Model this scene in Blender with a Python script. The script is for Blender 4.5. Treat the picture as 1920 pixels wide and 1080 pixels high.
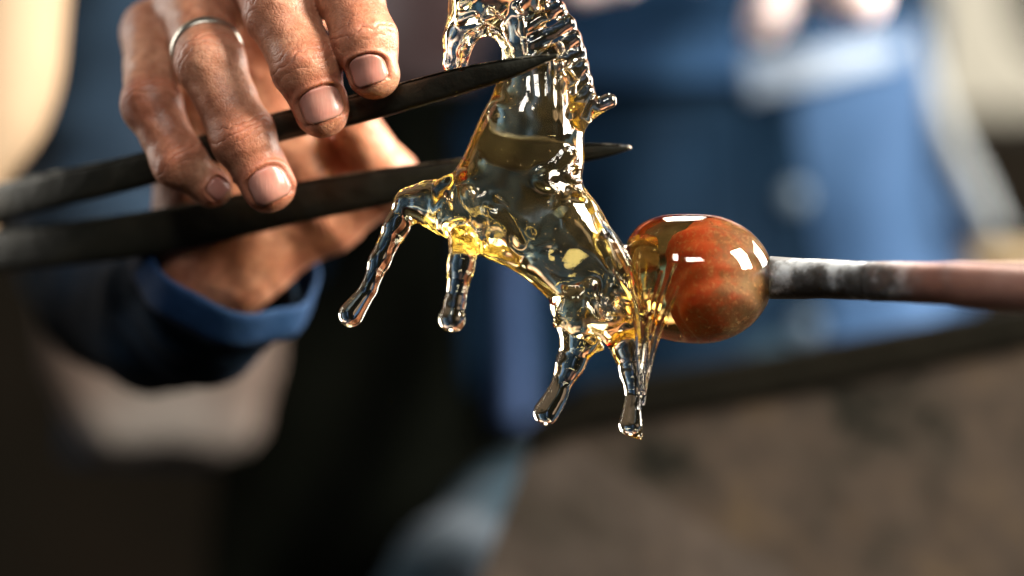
import bpy, math, random
import numpy as np
from mathutils import Vector

random.seed(7); rng = np.random.default_rng(7)
scene = bpy.context.scene
for o in list(bpy.data.objects): bpy.data.objects.remove(o)
COL = scene.collection

# ------------------------------------------------------------------ frame of reference
# modelling unit "u": 1/1920 of the frame width at the focus plane (0.135 mm); D = camera distance in u
S = 0.26 / 1920; LENS = 85.0; D = LENS / 36 * 1920; Z0 = 1.15
def pt(px, py, w=0.0):
    k = 1 + w / D
    return np.array([(px - 960) * k, w, (540 - py) * k], dtype=np.float64)
def W(p): return Vector((p[0] * S, p[1] * S, p[2] * S + Z0))

# ------------------------------------------------------------------ camera, world, lamps, exposure
cam_d = bpy.data.cameras.new('camera'); cam = bpy.data.objects.new('camera', cam_d); COL.objects.link(cam)
cam.location = (0, -D * S, Z0); cam.rotation_euler = (math.pi / 2, 0, 0)
cam_d.lens = LENS; cam_d.sensor_width = 36; cam_d.clip_start = 0.02; cam_d.clip_end = 100
cam_d.dof.use_dof = True; cam_d.dof.focus_distance = (D - 8) * S; cam_d.dof.aperture_fstop = 2.45
scene.camera = cam
world = bpy.data.worlds.new('World'); scene.world = world; world.use_nodes = True
bg = world.node_tree.nodes['Background']; bg.inputs[0].default_value = (0.86, 0.86, 0.9, 1); bg.inputs[1].default_value = 0.022

def area_lamp(name, direction, dist, sx, sy, power, color, target=(0, 0, 0)):
    d = bpy.data.lights.new(name, 'AREA'); d.shape = 'RECTANGLE'; d.size = sx; d.size_y = sy; d.energy = power; d.color = color
    o = bpy.data.objects.new(name, d); COL.objects.link(o)
    t = Vector((target[0], target[1], target[2] + Z0)); v = Vector(direction).normalized()
    o.location = t + v * dist; o.rotation_euler = v.to_track_quat('Z', 'Y').to_euler()
    return o
area_lamp('window_key', (0.83, -0.27, 0.52), 1.45, 0.56, 0.84, 102, (1.0, 0.89, 0.74))
area_lamp('window_back_right', (0.84, 0.50, 0.24), 1.5, 0.6, 1.0, 44, (1.0, 0.95, 0.88))
area_lamp('window_front_high', (-0.16, -0.76, 0.60), 1.6, 0.19, 0.34, 6.5, (1.0, 0.96, 0.9))
area_lamp('window_front_small', (0.10, -0.80, 0.56), 1.6, 0.20, 0.24, 5.0, (1.0, 0.96, 0.9))
area_lamp('added_lamp_back_left', (-0.86, 0.44, 0.26), 1.6, 0.55, 1.0, 13, (1.0, 0.94, 0.86))  # added lamp, no such window seen: brightens the glass edges from back left
area_lamp('added_lamp_top_back', (0.05, 0.72, 0.69), 1.5, 0.26, 0.6, 16, (1.0, 0.94, 0.85))  # added overhead lamp behind the scene, makes the glass edges glow gold

scene.view_settings.view_transform = 'Standard'; scene.view_settings.look = 'None'
scene.view_settings.exposure = 0.12; scene.view_settings.gamma = 1
scene.render.engine = 'CYCLES'
cy = scene.cycles
cy.use_denoising = True
try: cy.denoiser = 'OPENIMAGEDENOISE'
except Exception: pass
cy.max_bounces = 16; cy.transmission_bounces = 14; cy.glossy_bounces = 6; cy.diffuse_bounces = 3; cy.transparent_max_bounces = 8; cy.volume_bounces = 0
cy.caustics_refractive = True; cy.caustics_reflective = False; cy.sample_clamp_indirect = 12; cy.blur_glossy = 0.3

# ------------------------------------------------------------------ materials
def mat(name):
    m = bpy.data.materials.new(name); m.use_nodes = True
    nt = m.node_tree; b = nt.nodes['Principled BSDF']
    return m, nt, b
def N(nt, kind, **kw):
    n = nt.nodes.new(kind)
    for k, v in kw.items():
        if k.startswith('i_'): n.inputs[int(k[2:]) if k[2:].isdigit() else k[2:].replace('_', ' ')].default_value = v
        else: setattr(n, k, v)
    return n
def L(nt, a, b): nt.links.new(a, b)
def ramp(nt, fac, stops):
    r = nt.nodes.new('ShaderNodeValToRGB'); L(nt, fac, r.inputs[0])
    els = r.color_ramp.elements
    while len(els) < len(stops): els.new(0.5)
    for e, (p, c) in zip(els, stops): e.position = p; e.color = (*c, 1) if len(c) == 3 else c
    return r
def noise(nt, scale, detail=4, rough=0.55, coord='Object', dist=0.0, vscale=None):
    tc = nt.nodes.new('ShaderNodeTexCoord'); n = nt.nodes.new('ShaderNodeTexNoise')
    n.inputs['Scale'].default_value = scale; n.inputs['Detail'].default_value = detail; n.inputs['Roughness'].default_value = rough
    n.inputs['Distortion'].default_value = dist
    out = tc.outputs[coord]
    if vscale:
        mp = nt.nodes.new('ShaderNodeMapping'); mp.inputs['Scale'].default_value = vscale; L(nt, out, mp.inputs[0]); out = mp.outputs[0]
    L(nt, out, n.inputs['Vector'])
    return n
def bump(nt, b, h, strength=0.3, dist=0.001, prev=None):
    bp = nt.nodes.new('ShaderNodeBump'); bp.inputs['Strength'].default_value = strength; bp.inputs['Distance'].default_value = dist
    L(nt, h, bp.inputs['Height'])
    if prev is not None: L(nt, prev.outputs[0], bp.inputs['Normal'])
    L(nt, bp.outputs[0], b.inputs['Normal']); return bp
def rough_mat(name, stops, scale, rough=0.7, metallic=0.0, bstr=0.3, bdist=0.001, bscale=None, vscale=None, spec=0.4, detail=5):
    m, nt, b = mat(name)
    n = noise(nt, scale, detail, 0.6, vscale=vscale); r = ramp(nt, n.outputs[0], stops); L(nt, r.outputs[0], b.inputs['Base Color'])
    b.inputs['Roughness'].default_value = rough; b.inputs['Metallic'].default_value = metallic; b.inputs['Specular IOR Level'].default_value = spec
    n2 = noise(nt, bscale or scale * 4, 4, 0.6); bump(nt, b, n2.outputs[0], bstr, bdist)
    return m

def glass_mat(name, absorb, density, rough=0.0, tint=(1, 1, 1), cloud=None):
    m = bpy.data.materials.new(name); m.use_nodes = True; nt = m.node_tree
    for n in list(nt.nodes):
        if n.type != 'OUTPUT_MATERIAL': nt.nodes.remove(n)
    out = nt.nodes['Material Output']
    g = N(nt, 'ShaderNodeBsdfGlass'); g.inputs['IOR'].default_value = 1.52; g.inputs['Roughness'].default_value = rough; g.inputs['Color'].default_value = (*tint, 1)
    if cloud:
        at = N(nt, 'ShaderNodeAttribute', attribute_name='cloud'); df = N(nt, 'ShaderNodeBsdfDiffuse'); tl = N(nt, 'ShaderNodeBsdfTranslucent')
        df.inputs[0].default_value = (*cloud, 1); tl.inputs[0].default_value = (*cloud, 1)
        m1 = N(nt, 'ShaderNodeMixShader'); m1.inputs[0].default_value = 0.5; L(nt, df.outputs[0], m1.inputs[1]); L(nt, tl.outputs[0], m1.inputs[2])
        cn = noise(nt, 60, 3, 0.5, dist=1.5); cr = ramp(nt, cn.outputs[0], [(0.35, (0.15, 0.15, 0.15)), (0.65, (1.5, 1.5, 1.5))]); cm = N(nt, 'ShaderNodeMath', operation='MULTIPLY'); L(nt, at.outputs['Fac'], cm.inputs[0]); L(nt, cr.outputs[0], cm.inputs[1])
        m2 = N(nt, 'ShaderNodeMixShader'); L(nt, cm.outputs[0], m2.inputs[0]); L(nt, g.outputs[0], m2.inputs[1]); L(nt, m1.outputs[0], m2.inputs[2]); L(nt, m2.outputs[0], out.inputs['Surface'])
    else: L(nt, g.outputs[0], out.inputs['Surface'])
    if density:
        v = N(nt, 'ShaderNodeVolumeAbsorption'); v.inputs['Color'].default_value = (*absorb, 1); v.inputs['Density'].default_value = density
        L(nt, v.outputs[0], out.inputs['Volume'])
    n = noise(nt, 260, 3, 0.5); bp = nt.nodes.new('ShaderNodeBump'); bp.inputs['Strength'].default_value = 0.06; bp.inputs['Distance'].default_value = 0.001
    L(nt, n.outputs[0], bp.inputs['Height']); L(nt, bp.outputs[0], g.inputs['Normal'])
    return m

M = {}
M['glass'] = glass_mat('amber_tinted_glass', (0.972, 0.87, 0.42), 66, cloud=(0.92, 0.72, 0.40))
M['gather'] = glass_mat('clear_gather_glass', (0.95, 0.84, 0.35), 70)
# air inside glass
m = bpy.data.materials.new('air_bubble'); m.use_nodes = True; nt = m.node_tree
for n in list(nt.nodes):
    if n.type != 'OUTPUT_MATERIAL': nt.nodes.remove(n)
g = N(nt, 'ShaderNodeBsdfGlass'); g.inputs['IOR'].default_value = 1 / 1.52; g.inputs['Roughness'].default_value = 0
L(nt, g.outputs[0], nt.nodes['Material Output'].inputs['Surface']); M['bubble'] = m

# hot iron scale seen inside the gather
m, nt, b = mat('rust_red_core')
tc = N(nt, 'ShaderNodeTexCoord'); sx = N(nt, 'ShaderNodeSeparateXYZ'); L(nt, tc.outputs['Object'], sx.inputs[0])
mr = N(nt, 'ShaderNodeMapRange'); mr.inputs[1].default_value = -0.022; mr.inputs[2].default_value = -0.006; L(nt, sx.outputs[0], mr.inputs[0])
n1 = noise(nt, 300, 6, 0.75); ad = N(nt, 'ShaderNodeMath', operation='MULTIPLY_ADD'); L(nt, n1.outputs[0], ad.inputs[0]); ad.inputs[1].default_value = 1.7; ad.inputs[2].default_value = -0.85
ad2 = N(nt, 'ShaderNodeMath', operation='ADD'); L(nt, mr.outputs[0], ad2.inputs[0]); L(nt, ad.outputs[0], ad2.inputs[1])
r1 = ramp(nt, ad2.outputs[0], [(0.0, (0.44, 0.052, 0.008)), (0.35, (0.34, 0.055, 0.012)), (0.62, (0.19, 0.065, 0.026)), (1.0, (0.16, 0.09, 0.05))])
n2 = noise(nt, 1000, 4, 0.75); r2 = ramp(nt, n2.outputs[0], [(0.53, (0, 0, 0)), (0.72, (1, 1, 1))])
mx = N(nt, 'ShaderNodeMix', data_type='RGBA'); L(nt, r2.outputs[0], mx.inputs['Factor']); L(nt, r1.outputs[0], mx.inputs['A']); mx.inputs['B'].default_value = (0.46, 0.24, 0.13, 1)
L(nt, mx.outputs['Result'], b.inputs['Base Color']); b.inputs['Roughness'].default_value = 0.55
b.inputs['Subsurface Weight'].default_value = 0.55; b.inputs['Subsurface Radius'].default_value = (1, 0.3, 0.12); b.inputs['Subsurface Scale'].default_value = 0.005
bump(nt, b, n2.outputs[0], 0.3, 0.0006); M['core'] = m

M['steel'] = rough_mat('blackened_tool_steel', [(0.3, (0.010, 0.010, 0.007)), (0.52, (0.026, 0.026, 0.019)), (0.66, (0.05, 0.045, 0.032)), (0.8, (0.09, 0.066, 0.042))], 55, 0.40, 0.6, 0.5, 0.0008, 200, vscale=(0.12, 1, 1))
M['steel2'] = rough_mat('rubbed_tool_steel', [(0.42, (0.02, 0.02, 0.015)), (0.6, (0.30, 0.29, 0.24))], 120, 0.35, 0.8, 0.2, 0.0003)
M['edge'] = rough_mat('worn_bright_steel', [(0.3, (0.25, 0.22, 0.18)), (0.7, (0.5, 0.45, 0.38))], 200, 0.3, 0.9, 0.2, 0.0003)
M['scale'] = rough_mat('flaking_silver_iron', [(0.38, (0.05, 0.042, 0.036)), (0.5, (0.16, 0.16, 0.16)), (0.64, (0.50, 0.53, 0.56))], 75, 0.45, 0.3, 0.7, 0.001, 160)
M['rust'] = rough_mat('pink_brown_rust', [(0.3, (0.30, 0.13, 0.10)), (0.55, (0.42, 0.22, 0.18)), (0.75, (0.50, 0.31, 0.27))], 60, 0.65, 0.1, 0.5, 0.0006)
m, nt, b = mat('scaled_rusty_iron'); tc = N(nt, 'ShaderNodeTexCoord'); sx = N(nt, 'ShaderNodeSeparateXYZ'); L(nt, tc.outputs['Object'], sx.inputs[0])
n1 = noise(nt, 85, 5, 0.6); r1 = ramp(nt, n1.outputs[0], [(0.42, (0.035, 0.030, 0.026)), (0.53, (0.10, 0.10, 0.10)), (0.64, (0.50, 0.54, 0.58))])
n2 = noise(nt, 50, 4, 0.6, vscale=(0.4, 1, 1)); r2 = ramp(nt, n2.outputs[0], [(0.3, (0.24, 0.10, 0.075)), (0.55, (0.38, 0.20, 0.16)), (0.75, (0.46, 0.29, 0.25))])
mr = N(nt, 'ShaderNodeMapRange', interpolation_type='SMOOTHSTEP'); mr.inputs[1].default_value = 0.022; mr.inputs[2].default_value = 0.040; ma = N(nt, 'ShaderNodeMath', operation='MULTIPLY_ADD'); n3 = noise(nt, 110, 3, 0.6); L(nt, n3.outputs[0], ma.inputs[0]); ma.inputs[1].default_value = 0.03; L(nt, sx.outputs[0], ma.inputs[2])
mb = N(nt, 'ShaderNodeMath', operation='ADD'); L(nt, ma.outputs[0], mb.inputs[0]); mb.inputs[1].default_value = -0.015; L(nt, mb.outputs[0], mr.inputs[0])
mx = N(nt, 'ShaderNodeMix', data_type='RGBA'); L(nt, mr.outputs[0], mx.inputs['Factor']); L(nt, r1.outputs[0], mx.inputs['A']); L(nt, r2.outputs[0], mx.inputs['B']); L(nt, mx.outputs['Result'], b.inputs['Base Color'])
b.inputs['Roughness'].default_value = 0.5; b.inputs['Metallic'].default_value = 0.25; n4 = noise(nt, 190, 4, 0.6); bump(nt, b, n4.outputs[0], 0.3, 0.0006); M['rod'] = m
M['denim'] = rough_mat('lit_blue_denim', [(0.3, (0.015, 0.040, 0.095)), (0.6, (0.030, 0.070, 0.155)), (0.85, (0.065, 0.12, 0.22))], 9, 0.85, 0, 0.3, 0.002, 300, spec=0.1)  # brighter denim: light on the torso's right side painted into the colour
M['navy'] = rough_mat('navy_shade_denim', [(0.3, (0.0012, 0.0065, 0.016)), (0.6, (0.0025, 0.012, 0.029)), (0.8, (0.008, 0.025, 0.056))], 9, 0.85, 0, 0.3, 0.002, 300, spec=0.06)  # torso shade painted into the jacket's navy; pocket and placket share it
M['cuffblue'] = rough_mat('royal_blue_cotton', [(0.3, (0.002, 0.017, 0.058)), (0.7, (0.005, 0.034, 0.10))], 20, 0.8, 0, 0.4, 0.002, 120, spec=0.25)
M['sleeve'] = rough_mat('dark_navy_cotton', [(0.3, (0.006, 0.012, 0.022)), (0.7, (0.012, 0.026, 0.048))], 14, 0.85, 0, 0.4, 0.002, 90, spec=0.06)
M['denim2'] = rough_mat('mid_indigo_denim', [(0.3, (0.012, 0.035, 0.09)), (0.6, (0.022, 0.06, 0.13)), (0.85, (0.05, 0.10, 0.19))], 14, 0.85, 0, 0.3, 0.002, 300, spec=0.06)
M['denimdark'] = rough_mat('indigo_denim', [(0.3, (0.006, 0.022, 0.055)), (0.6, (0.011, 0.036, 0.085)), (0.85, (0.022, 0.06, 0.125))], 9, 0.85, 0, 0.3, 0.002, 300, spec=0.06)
M['black'] = rough_mat('black_apron_cloth', [(0.3, (0.0015, 0.002, 0.0015)), (0.7, (0.0035, 0.004, 0.003))], 12, 0.9, 0, 0.4, 0.003, 60, spec=0.01)
M['faded'] = rough_mat('faded_pale_denim', [(0.3, (0.14, 0.20, 0.30)), (0.6, (0.26, 0.32, 0.41)), (0.8, (0.40, 0.44, 0.50))], 28, 0.9, 0, 0.5, 0.003, 120, spec=0.15)
M['trim'] = rough_mat('pale_grey_cotton', [(0.3, (0.15, 0.18, 0.21)), (0.7, (0.24, 0.26, 0.27))], 12, 0.9, 0, 0.4, 0.003, 80, spec=0.15)
M['lavender'] = rough_mat('lit_fold_cotton', [(0.3, (0.014, 0.034, 0.09)), (0.7, (0.036, 0.062, 0.14))], 14, 0.9, 0, 0.3, 0.003, 80, spec=0.15)  # light catching the apron-edge fold, painted in as a brighter blue
M['mauve'] = rough_mat('mauve_checked_shirt', [(0.38, (0.03, 0.011, 0.013)), (0.5, (0.055, 0.042, 0.046)), (0.62, (0.095, 0.092, 0.115))], 16, 0.9, 0, 0.3, 0.003, 80, spec=0.15, detail=1)
M['board'] = rough_mat('scorched_taupe_board', [(0.34, (0.010, 0.010, 0.008)), (0.42, (0.032, 0.027, 0.022)), (0.55, (0.046, 0.036, 0.029)), (0.70, (0.066, 0.049, 0.033))], 36, 0.75, 0, 0.5, 0.004, 40, detail=3, spec=0.04)
M['board2'] = rough_mat('paler_taupe_plank', [(0.32, (0.036, 0.031, 0.026)), (0.5, (0.055, 0.046, 0.040)), (0.7, (0.070, 0.056, 0.047))], 30, 0.75, 0, 0.5, 0.004, 40, detail=3, spec=0.04)
M['nearblack'] = rough_mat('near_black_wood', [(0.3, (0.003, 0.003, 0.002)), (0.7, (0.007, 0.006, 0.004))], 20, 0.8, 0, 0.5, 0.003, 60, spec=0.04)  # near-black wood tone for the band along the bench top
M['palewood'] = rough_mat('pale_cream_wood', [(0.3, (0.27, 0.17, 0.09)), (0.55, (0.36, 0.27, 0.18)), (0.8, (0.42, 0.33, 0.25))], 8, 0.7, 0, 0.3, 0.003, 40, vscale=(1, 1, 0.15))
M['taupe'] = rough_mat('dusty_taupe_stone', [(0.34, (0.075, 0.055, 0.046)), (0.5, (0.125, 0.098, 0.088)), (0.66, (0.21, 0.20, 0.195))], 7, 0.85, 0, 0.5, 0.004, 40, detail=2, spec=0.05)
M['plaster'] = rough_mat('cream_plaster', [(0.3, (0.19, 0.19, 0.165)), (0.7, (0.25, 0.25, 0.225))], 5, 0.9, 0, 0.4, 0.004, 30)
M['tan'] = rough_mat('tan_wood', [(0.3, (0.40, 0.30, 0.17)), (0.7, (0.55, 0.44, 0.28))], 10, 0.7, 0, 0.3, 0.003, 60)
M['wall'] = rough_mat('soot_dark_wall', [(0.3, (0.003, 0.003, 0.002)), (0.6, (0.006, 0.0045, 0.003)), (0.8, (0.016, 0.008, 0.004))], 3, 0.9, 0, 0.5, 0.01, 12, spec=0.04)
M['floor'] = rough_mat('dark_workshop_floor', [(0.3, (0.006, 0.0045, 0.003)), (0.7, (0.014, 0.009, 0.005))], 4, 0.85, 0, 0.4, 0.005, 30, spec=0.04)
M['worn'] = rough_mat('worn_navy_denim', [(0.40, (0.006, 0.016, 0.028)), (0.52, (0.02, 0.042, 0.062)), (0.68, (0.12, 0.145, 0.18))], 14, 0.9, 0, 0.3, 0.002, 200, spec=0.15, detail=2)
M['silver'] = rough_mat('dull_silver', [(0.3, (0.45, 0.42, 0.36)), (0.7, (0.62, 0.58, 0.50))], 300, 0.32, 0.95, 0.2, 0.0003)
M['rivet'] = rough_mat('dull_zinc', [(0.3, (0.05, 0.085, 0.13)), (0.7, (0.09, 0.13, 0.18))], 60, 0.6, 0.3, 0.2, 0.001)

# skin
def skin_mat():
    m, nt, b = mat('weathered_skin')
    n1 = noise(nt, 55, 5, 0.6); r1 = ramp(nt, n1.outputs[0], [(0.3, (0.36, 0.135, 0.080)), (0.5, (0.50, 0.225, 0.135)), (0.7, (0.62, 0.34, 0.22))])
    n2 = noise(nt, 420, 4, 0.65); r2 = ramp(nt, n2.outputs[0], [(0.36, (0.64, 0.55, 0.50)), (0.60, (1, 1, 1))])
    mx = N(nt, 'ShaderNodeMix', data_type='RGBA', blend_type='MULTIPLY'); mx.inputs['Factor'].default_value = 0.8
    L(nt, r1.outputs[0], mx.inputs['A']); L(nt, r2.outputs[0], mx.inputs['B'])
    at = N(nt, 'ShaderNodeAttribute', attribute_name='grime'); 
    m2 = N(nt, 'ShaderNodeMix', data_type='RGBA'); L(nt, at.outputs['Fac'], m2.inputs['Factor']); L(nt, mx.outputs['Result'], m2.inputs['A']); m2.inputs['B'].default_value = (0.10, 0.045, 0.022, 1)
    rd = N(nt, 'ShaderNodeAttribute', attribute_name='ruddy')
    m3 = N(nt, 'ShaderNodeMix', data_type='RGBA'); L(nt, rd.outputs['Fac'], m3.inputs['Factor']); L(nt, m2.outputs['Result'], m3.inputs['A']); m3.inputs['B'].default_value = (0.52, 0.17, 0.10, 1)
    pl = N(nt, 'ShaderNodeAttribute', attribute_name='pale'); m5 = N(nt, 'ShaderNodeMix', data_type='RGBA'); L(nt, pl.outputs['Fac'], m5.inputs['Factor']); L(nt, m3.outputs['Result'], m5.inputs['A']); m5.inputs['B'].default_value = (0.80, 0.68, 0.70, 1)  # strong cold light on the left hand painted in as paler skin
    L(nt, m5.outputs['Result'], b.inputs['Base Color'])
    b.inputs['Subsurface Weight'].default_value = 0.22; b.inputs['Subsurface Radius'].default_value = (1, 0.35, 0.18); b.inputs['Subsurface Scale'].default_value = 0.003
    b.inputs['Roughness'].default_value = 0.42; b.inputs['Specular IOR Level'].default_value = 0.4
    # fine skin relief + crosswise knuckle creases (along-finger distance stored per vertex)
    v = N(nt, 'ShaderNodeTexVoronoi', feature='DISTANCE_TO_EDGE'); tc = N(nt, 'ShaderNodeTexCoord'); L(nt, tc.outputs['Object'], v.inputs['Vector']); v.inputs['Scale'].default_value = 900
    vr = ramp(nt, v.outputs['Distance'], [(0.0, (0, 0, 0)), (0.2, (1, 1, 1))])
    bp1 = bump(nt, b, vr.outputs[0], 0.18, 0.0003)
    n3 = noise(nt, 210, 4, 0.6); bp2 = bump(nt, b, n3.outputs[0], 0.24, 0.0008, bp1)
    au = N(nt, 'ShaderNodeAttribute', attribute_name='crease_u'); aw = N(nt, 'ShaderNodeAttribute', attribute_name='crease_w')
    nn = noise(nt, 130, 2, 0.5); ma = N(nt, 'ShaderNodeMath', operation='MULTIPLY_ADD'); L(nt, nn.outputs[0], ma.inputs[0]); ma.inputs[1].default_value = 70.0; L(nt, au.outputs['Fac'], ma.inputs[2])
    mm = N(nt, 'ShaderNodeMath', operation='MULTIPLY'); L(nt, ma.outputs[0], mm.inputs[0]); mm.inputs[1].default_value = math.pi / 17
    sn = N(nt, 'ShaderNodeMath', operation='SINE'); L(nt, mm.outputs[0], sn.inputs[0])
    ab = N(nt, 'ShaderNodeMath', operation='ABSOLUTE'); L(nt, sn.outputs[0], ab.inputs[0])
    pw = N(nt, 'ShaderNodeMath', operation='POWER'); L(nt, ab.outputs[0], pw.inputs[0]); pw.inputs[1].default_value = 0.45
    m4 = N(nt, 'ShaderNodeMath', operation='MULTIPLY'); L(nt, pw.outputs[0], m4.inputs[0]); L(nt, aw.outputs['Fac'], m4.inputs[1])
    bump(nt, b, m4.outputs[0], 0.42, 0.0011, bp2)
    return m
M['skin'] = skin_mat()
m, nt, b = mat('finger_nail'); n = noise(nt, 160, 3, 0.5); r = ramp(nt, n.outputs[0], [(0.3, (0.40, 0.16, 0.125)), (0.7, (0.50, 0.25, 0.20))])
sp = N(nt, 'ShaderNodeAttribute', attribute_name='tipness'); mxn = N(nt, 'ShaderNodeMix', data_type='RGBA'); L(nt, sp.outputs['Fac'], mxn.inputs['Factor']); L(nt, r.outputs[0], mxn.inputs['A']); mxn.inputs['B'].default_value = (0.20, 0.11, 0.07, 1)
L(nt, mxn.outputs['Result'], b.inputs['Base Color']); b.inputs['Roughness'].default_value = 0.30
b.inputs['Subsurface Weight'].default_value = 0.1; b.inputs['Subsurface Scale'].default_value = 0.002
nb = noise(nt, 500, 2, 0.5, vscale=(3, 1, 0.4)); bump(nt, b, nb.outputs[0], 0.15, 0.0004); M['nail'] = m

# ------------------------------------------------------------------ object helpers
def tag(o, label=None, cat=None, group=None, kind=None):
    if label: o['label'] = label
    if cat: o['category'] = cat
    if group: o['group'] = group
    if kind: o['kind'] = kind
    return o
def empty(name, base):
    o = bpy.data.objects.new(name, None); COL.objects.link(o); o.location = W(base); o.empty_display_size = 0.01; return o
def mesh_obj(name, V, F, material, parent=None, origin=None, smooth=True, attrs=None):
    """V in u; the object's origin is `origin` (u) or, for a part, its parent's origin."""
    V = np.asarray(V, dtype=np.float64)
    if parent is not None: org = (np.array(parent.matrix_world_u))
    else: org = np.asarray(origin if origin is not None else V.mean(0), dtype=np.float64)
    me = bpy.data.meshes.new(name)
    v = ((V - org) * S)
    if isinstance(F, np.ndarray) and F.ndim == 2:
        n, k = F.shape
        me.vertices.add(len(v)); me.vertices.foreach_set('co', v.astype(np.float32).ravel())
        me.loops.add(n * k); me.loops.foreach_set('vertex_index', F.astype(np.int32).ravel())
        me.polygons.add(n); me.polygons.foreach_set('loop_start', np.arange(0, n * k, k, dtype=np.int32))
        me.polygons.foreach_set('loop_total', np.full(n, k, dtype=np.int32)); me.update(calc_edges=True)
    else:
        me.from_pydata(v.tolist(), [], [list(map(int, f)) for f in F]); me.update()
    me.validate()
    if smooth: me.polygons.foreach_set('use_smooth', np.ones(len(me.polygons), dtype=bool))
    for k_, arr in (attrs or {}).items():
        a = me.attributes.new(k_, 'FLOAT', 'POINT'); a.data.foreach_set('value', np.asarray(arr, dtype=np.float32))
    me.materials.append(material)
    o = bpy.data.objects.new(name, me); COL.objects.link(o)
    if parent is not None: o.parent = parent
    else: o.location = W(org)
    ORG[o.name] = org
    return o
ORG = {}
class _P:                       # parent handle: object + origin in u
    pass
def wrap(o, org):
    h = _P(); h.o = o; h.matrix_world_u = np.asarray(org, dtype=np.float64); return h
_mesh_obj = mesh_obj
def mesh_obj(name, V, F, material, parent=None, **kw):
    if parent is None: return _mesh_obj(name, V, F, material, **kw)
    h = parent if isinstance(parent, _P) else wrap(parent, ORG[parent.name])
    class Q: pass
    kw.pop('origin', None)
    o = _mesh_obj(name, V, F, material, None, origin=h.matrix_world_u, **kw)
    o.location = (0, 0, 0); o.parent = h.o
    return o
def root_empty(name, base):
    o = empty(name, base); ORG[o.name] = np.asarray(base, dtype=np.float64); return o

def spline(P, n):
    """Catmull-Rom through rows of P (any columns), n samples."""
    P = np.asarray(P, float); m = len(P); out = []
    for t in np.linspace(0, m - 1, n):
        i = min(int(t), m - 2); f = t - i
        p0, p1, p2, p3 = P[max(i - 1, 0)], P[i], P[i + 1], P[min(i + 2, m - 1)]
        out.append(0.5 * ((2 * p1) + (-p0 + p2) * f + (2 * p0 - 5 * p1 + 4 * p2 - p3) * f * f + (-p0 + 3 * p1 - 3 * p2 + p3) * f ** 3))
    return np.array(out)
def tube(C, R, seg=16, cap=True, ref=(0, 1, 0), prof=None, fn=None):
    """tube round points C with radii R (scalar or (ra, rb)); prof = unit outline; fn(i, ang) = radius factor"""
    C = np.asarray(C, float); n = len(C); V = []; F = []
    T = np.gradient(C, axis=0); T /= np.linalg.norm(T, axis=1)[:, None]
    ref = np.asarray(ref, float)
    for i in range(n):
        a = ref - T[i] * (ref @ T[i]); a /= np.linalg.norm(a); b_ = np.cross(T[i], a)
        r = R[i]; ra, rb = (r, r) if np.isscalar(r) else (r[0], r[1])
        for k in range(seg):
            if prof is None: ang = 2 * math.pi * k / seg; ca, sa = math.cos(ang), math.sin(ang)
            else: ang = 0; ca, sa = prof[k]
            f = fn(i, ang) if fn else 1
            V.append(C[i] + a * (ca * ra * f) + b_ * (sa * rb * f))
    for i in range(n - 1):
        for k in range(seg):
            k2 = (k + 1) % seg
            F.append((i * seg + k, i * seg + k2, (i + 1) * seg + k2, (i + 1) * seg + k))
    if cap:
        F.append(tuple(range(seg - 1, -1, -1))); F.append(tuple((n - 1) * seg + k for k in range(seg)))
    return np.array(V), F
def ellipsoid(c, r, nu=48, nv=28):
    V = []; F = []
    for j in range(nv + 1):
        th = math.pi * j / nv
        for i in range(nu):
            ph = 2 * math.pi * i / nu
            V.append((c[0] + r[0] * math.cos(th), c[1] + r[1] * math.sin(th) * math.cos(ph), c[2] + r[2] * math.sin(th) * math.sin(ph)))
    for j in range(nv):
        for i in range(nu):
            i2 = (i + 1) % nu; F.append((j * nu + i, j * nu + i2, (j + 1) * nu + i2, (j + 1) * nu + i))
    return np.array(V), F
def prism(poly, w0, w1):
    """px outline at depth w0 extruded back to w1 in real space (no perspective shear)"""
    A = np.array([pt(x, y, w0) for x, y in poly]); B = A.copy(); B[:, 1] = w1; n = len(poly)
    F = [tuple(range(n)), tuple(range(2 * n - 1, n - 1, -1))] + [(i, i + n, (i + 1) % n + n, (i + 1) % n) for i in range(n)]
    return np.vstack([A, B]), F
def bevel(o, width, seg=3):
    md = o.modifiers.new('bevel', 'BEVEL'); md.width = width; md.segments = seg; md.limit_method = 'ANGLE'; md.angle_limit = math.radians(35); return o
def fix_normals(o):
    import bmesh
    bm = bmesh.new(); bm.from_mesh(o.data); bmesh.ops.recalc_face_normals(bm, faces=bm.faces); bm.to_mesh(o.data); bm.free(); return o

# ------------------------------------------------------------------ distance fields -> meshes
class Cone:
    def __init__(s, a, b, ra, rb, f=1.0, fc=0.0):
        s.a = np.asarray(a, np.float32); s.b = np.asarray(b, np.float32); s.ra, s.rb, s.f, s.fc = ra, rb, f, fc
        r = max(ra, rb); s.lo = np.minimum(s.a, s.b) - r; s.hi = np.maximum(s.a, s.b) + r
    def ev(s, x, y, z):
        f = np.float32(s.f); a = s.a.copy(); b = s.b.copy()
        if s.f != 1: y = (y - np.float32(s.fc)) / f; a[1] = (a[1] - s.fc) / s.f; b[1] = (b[1] - s.fc) / s.f
        d = b - a; dd = np.float32(max(float(d @ d), 1e-6))
        px, py, pz = x - a[0], y - a[1], z - a[2]
        t = np.clip((px * d[0] + py * d[1] + pz * d[2]) / dd, 0, 1)
        q = np.sqrt((px - t * d[0]) ** 2 + (py - t * d[1]) ** 2 + (pz - t * d[2]) ** 2)
        return (q - (np.float32(s.ra) + t * np.float32(s.rb - s.ra))).astype(np.float32)
def smin(a, b, k):
    if k <= 0: return np.minimum(a, b)
    h = np.maximum(k - np.abs(a - b), 0) / k
    return np.minimum(a, b) - h * h * (k * 0.25)
def smax(a, b, k): return -smin(-a, -b, k)
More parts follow.
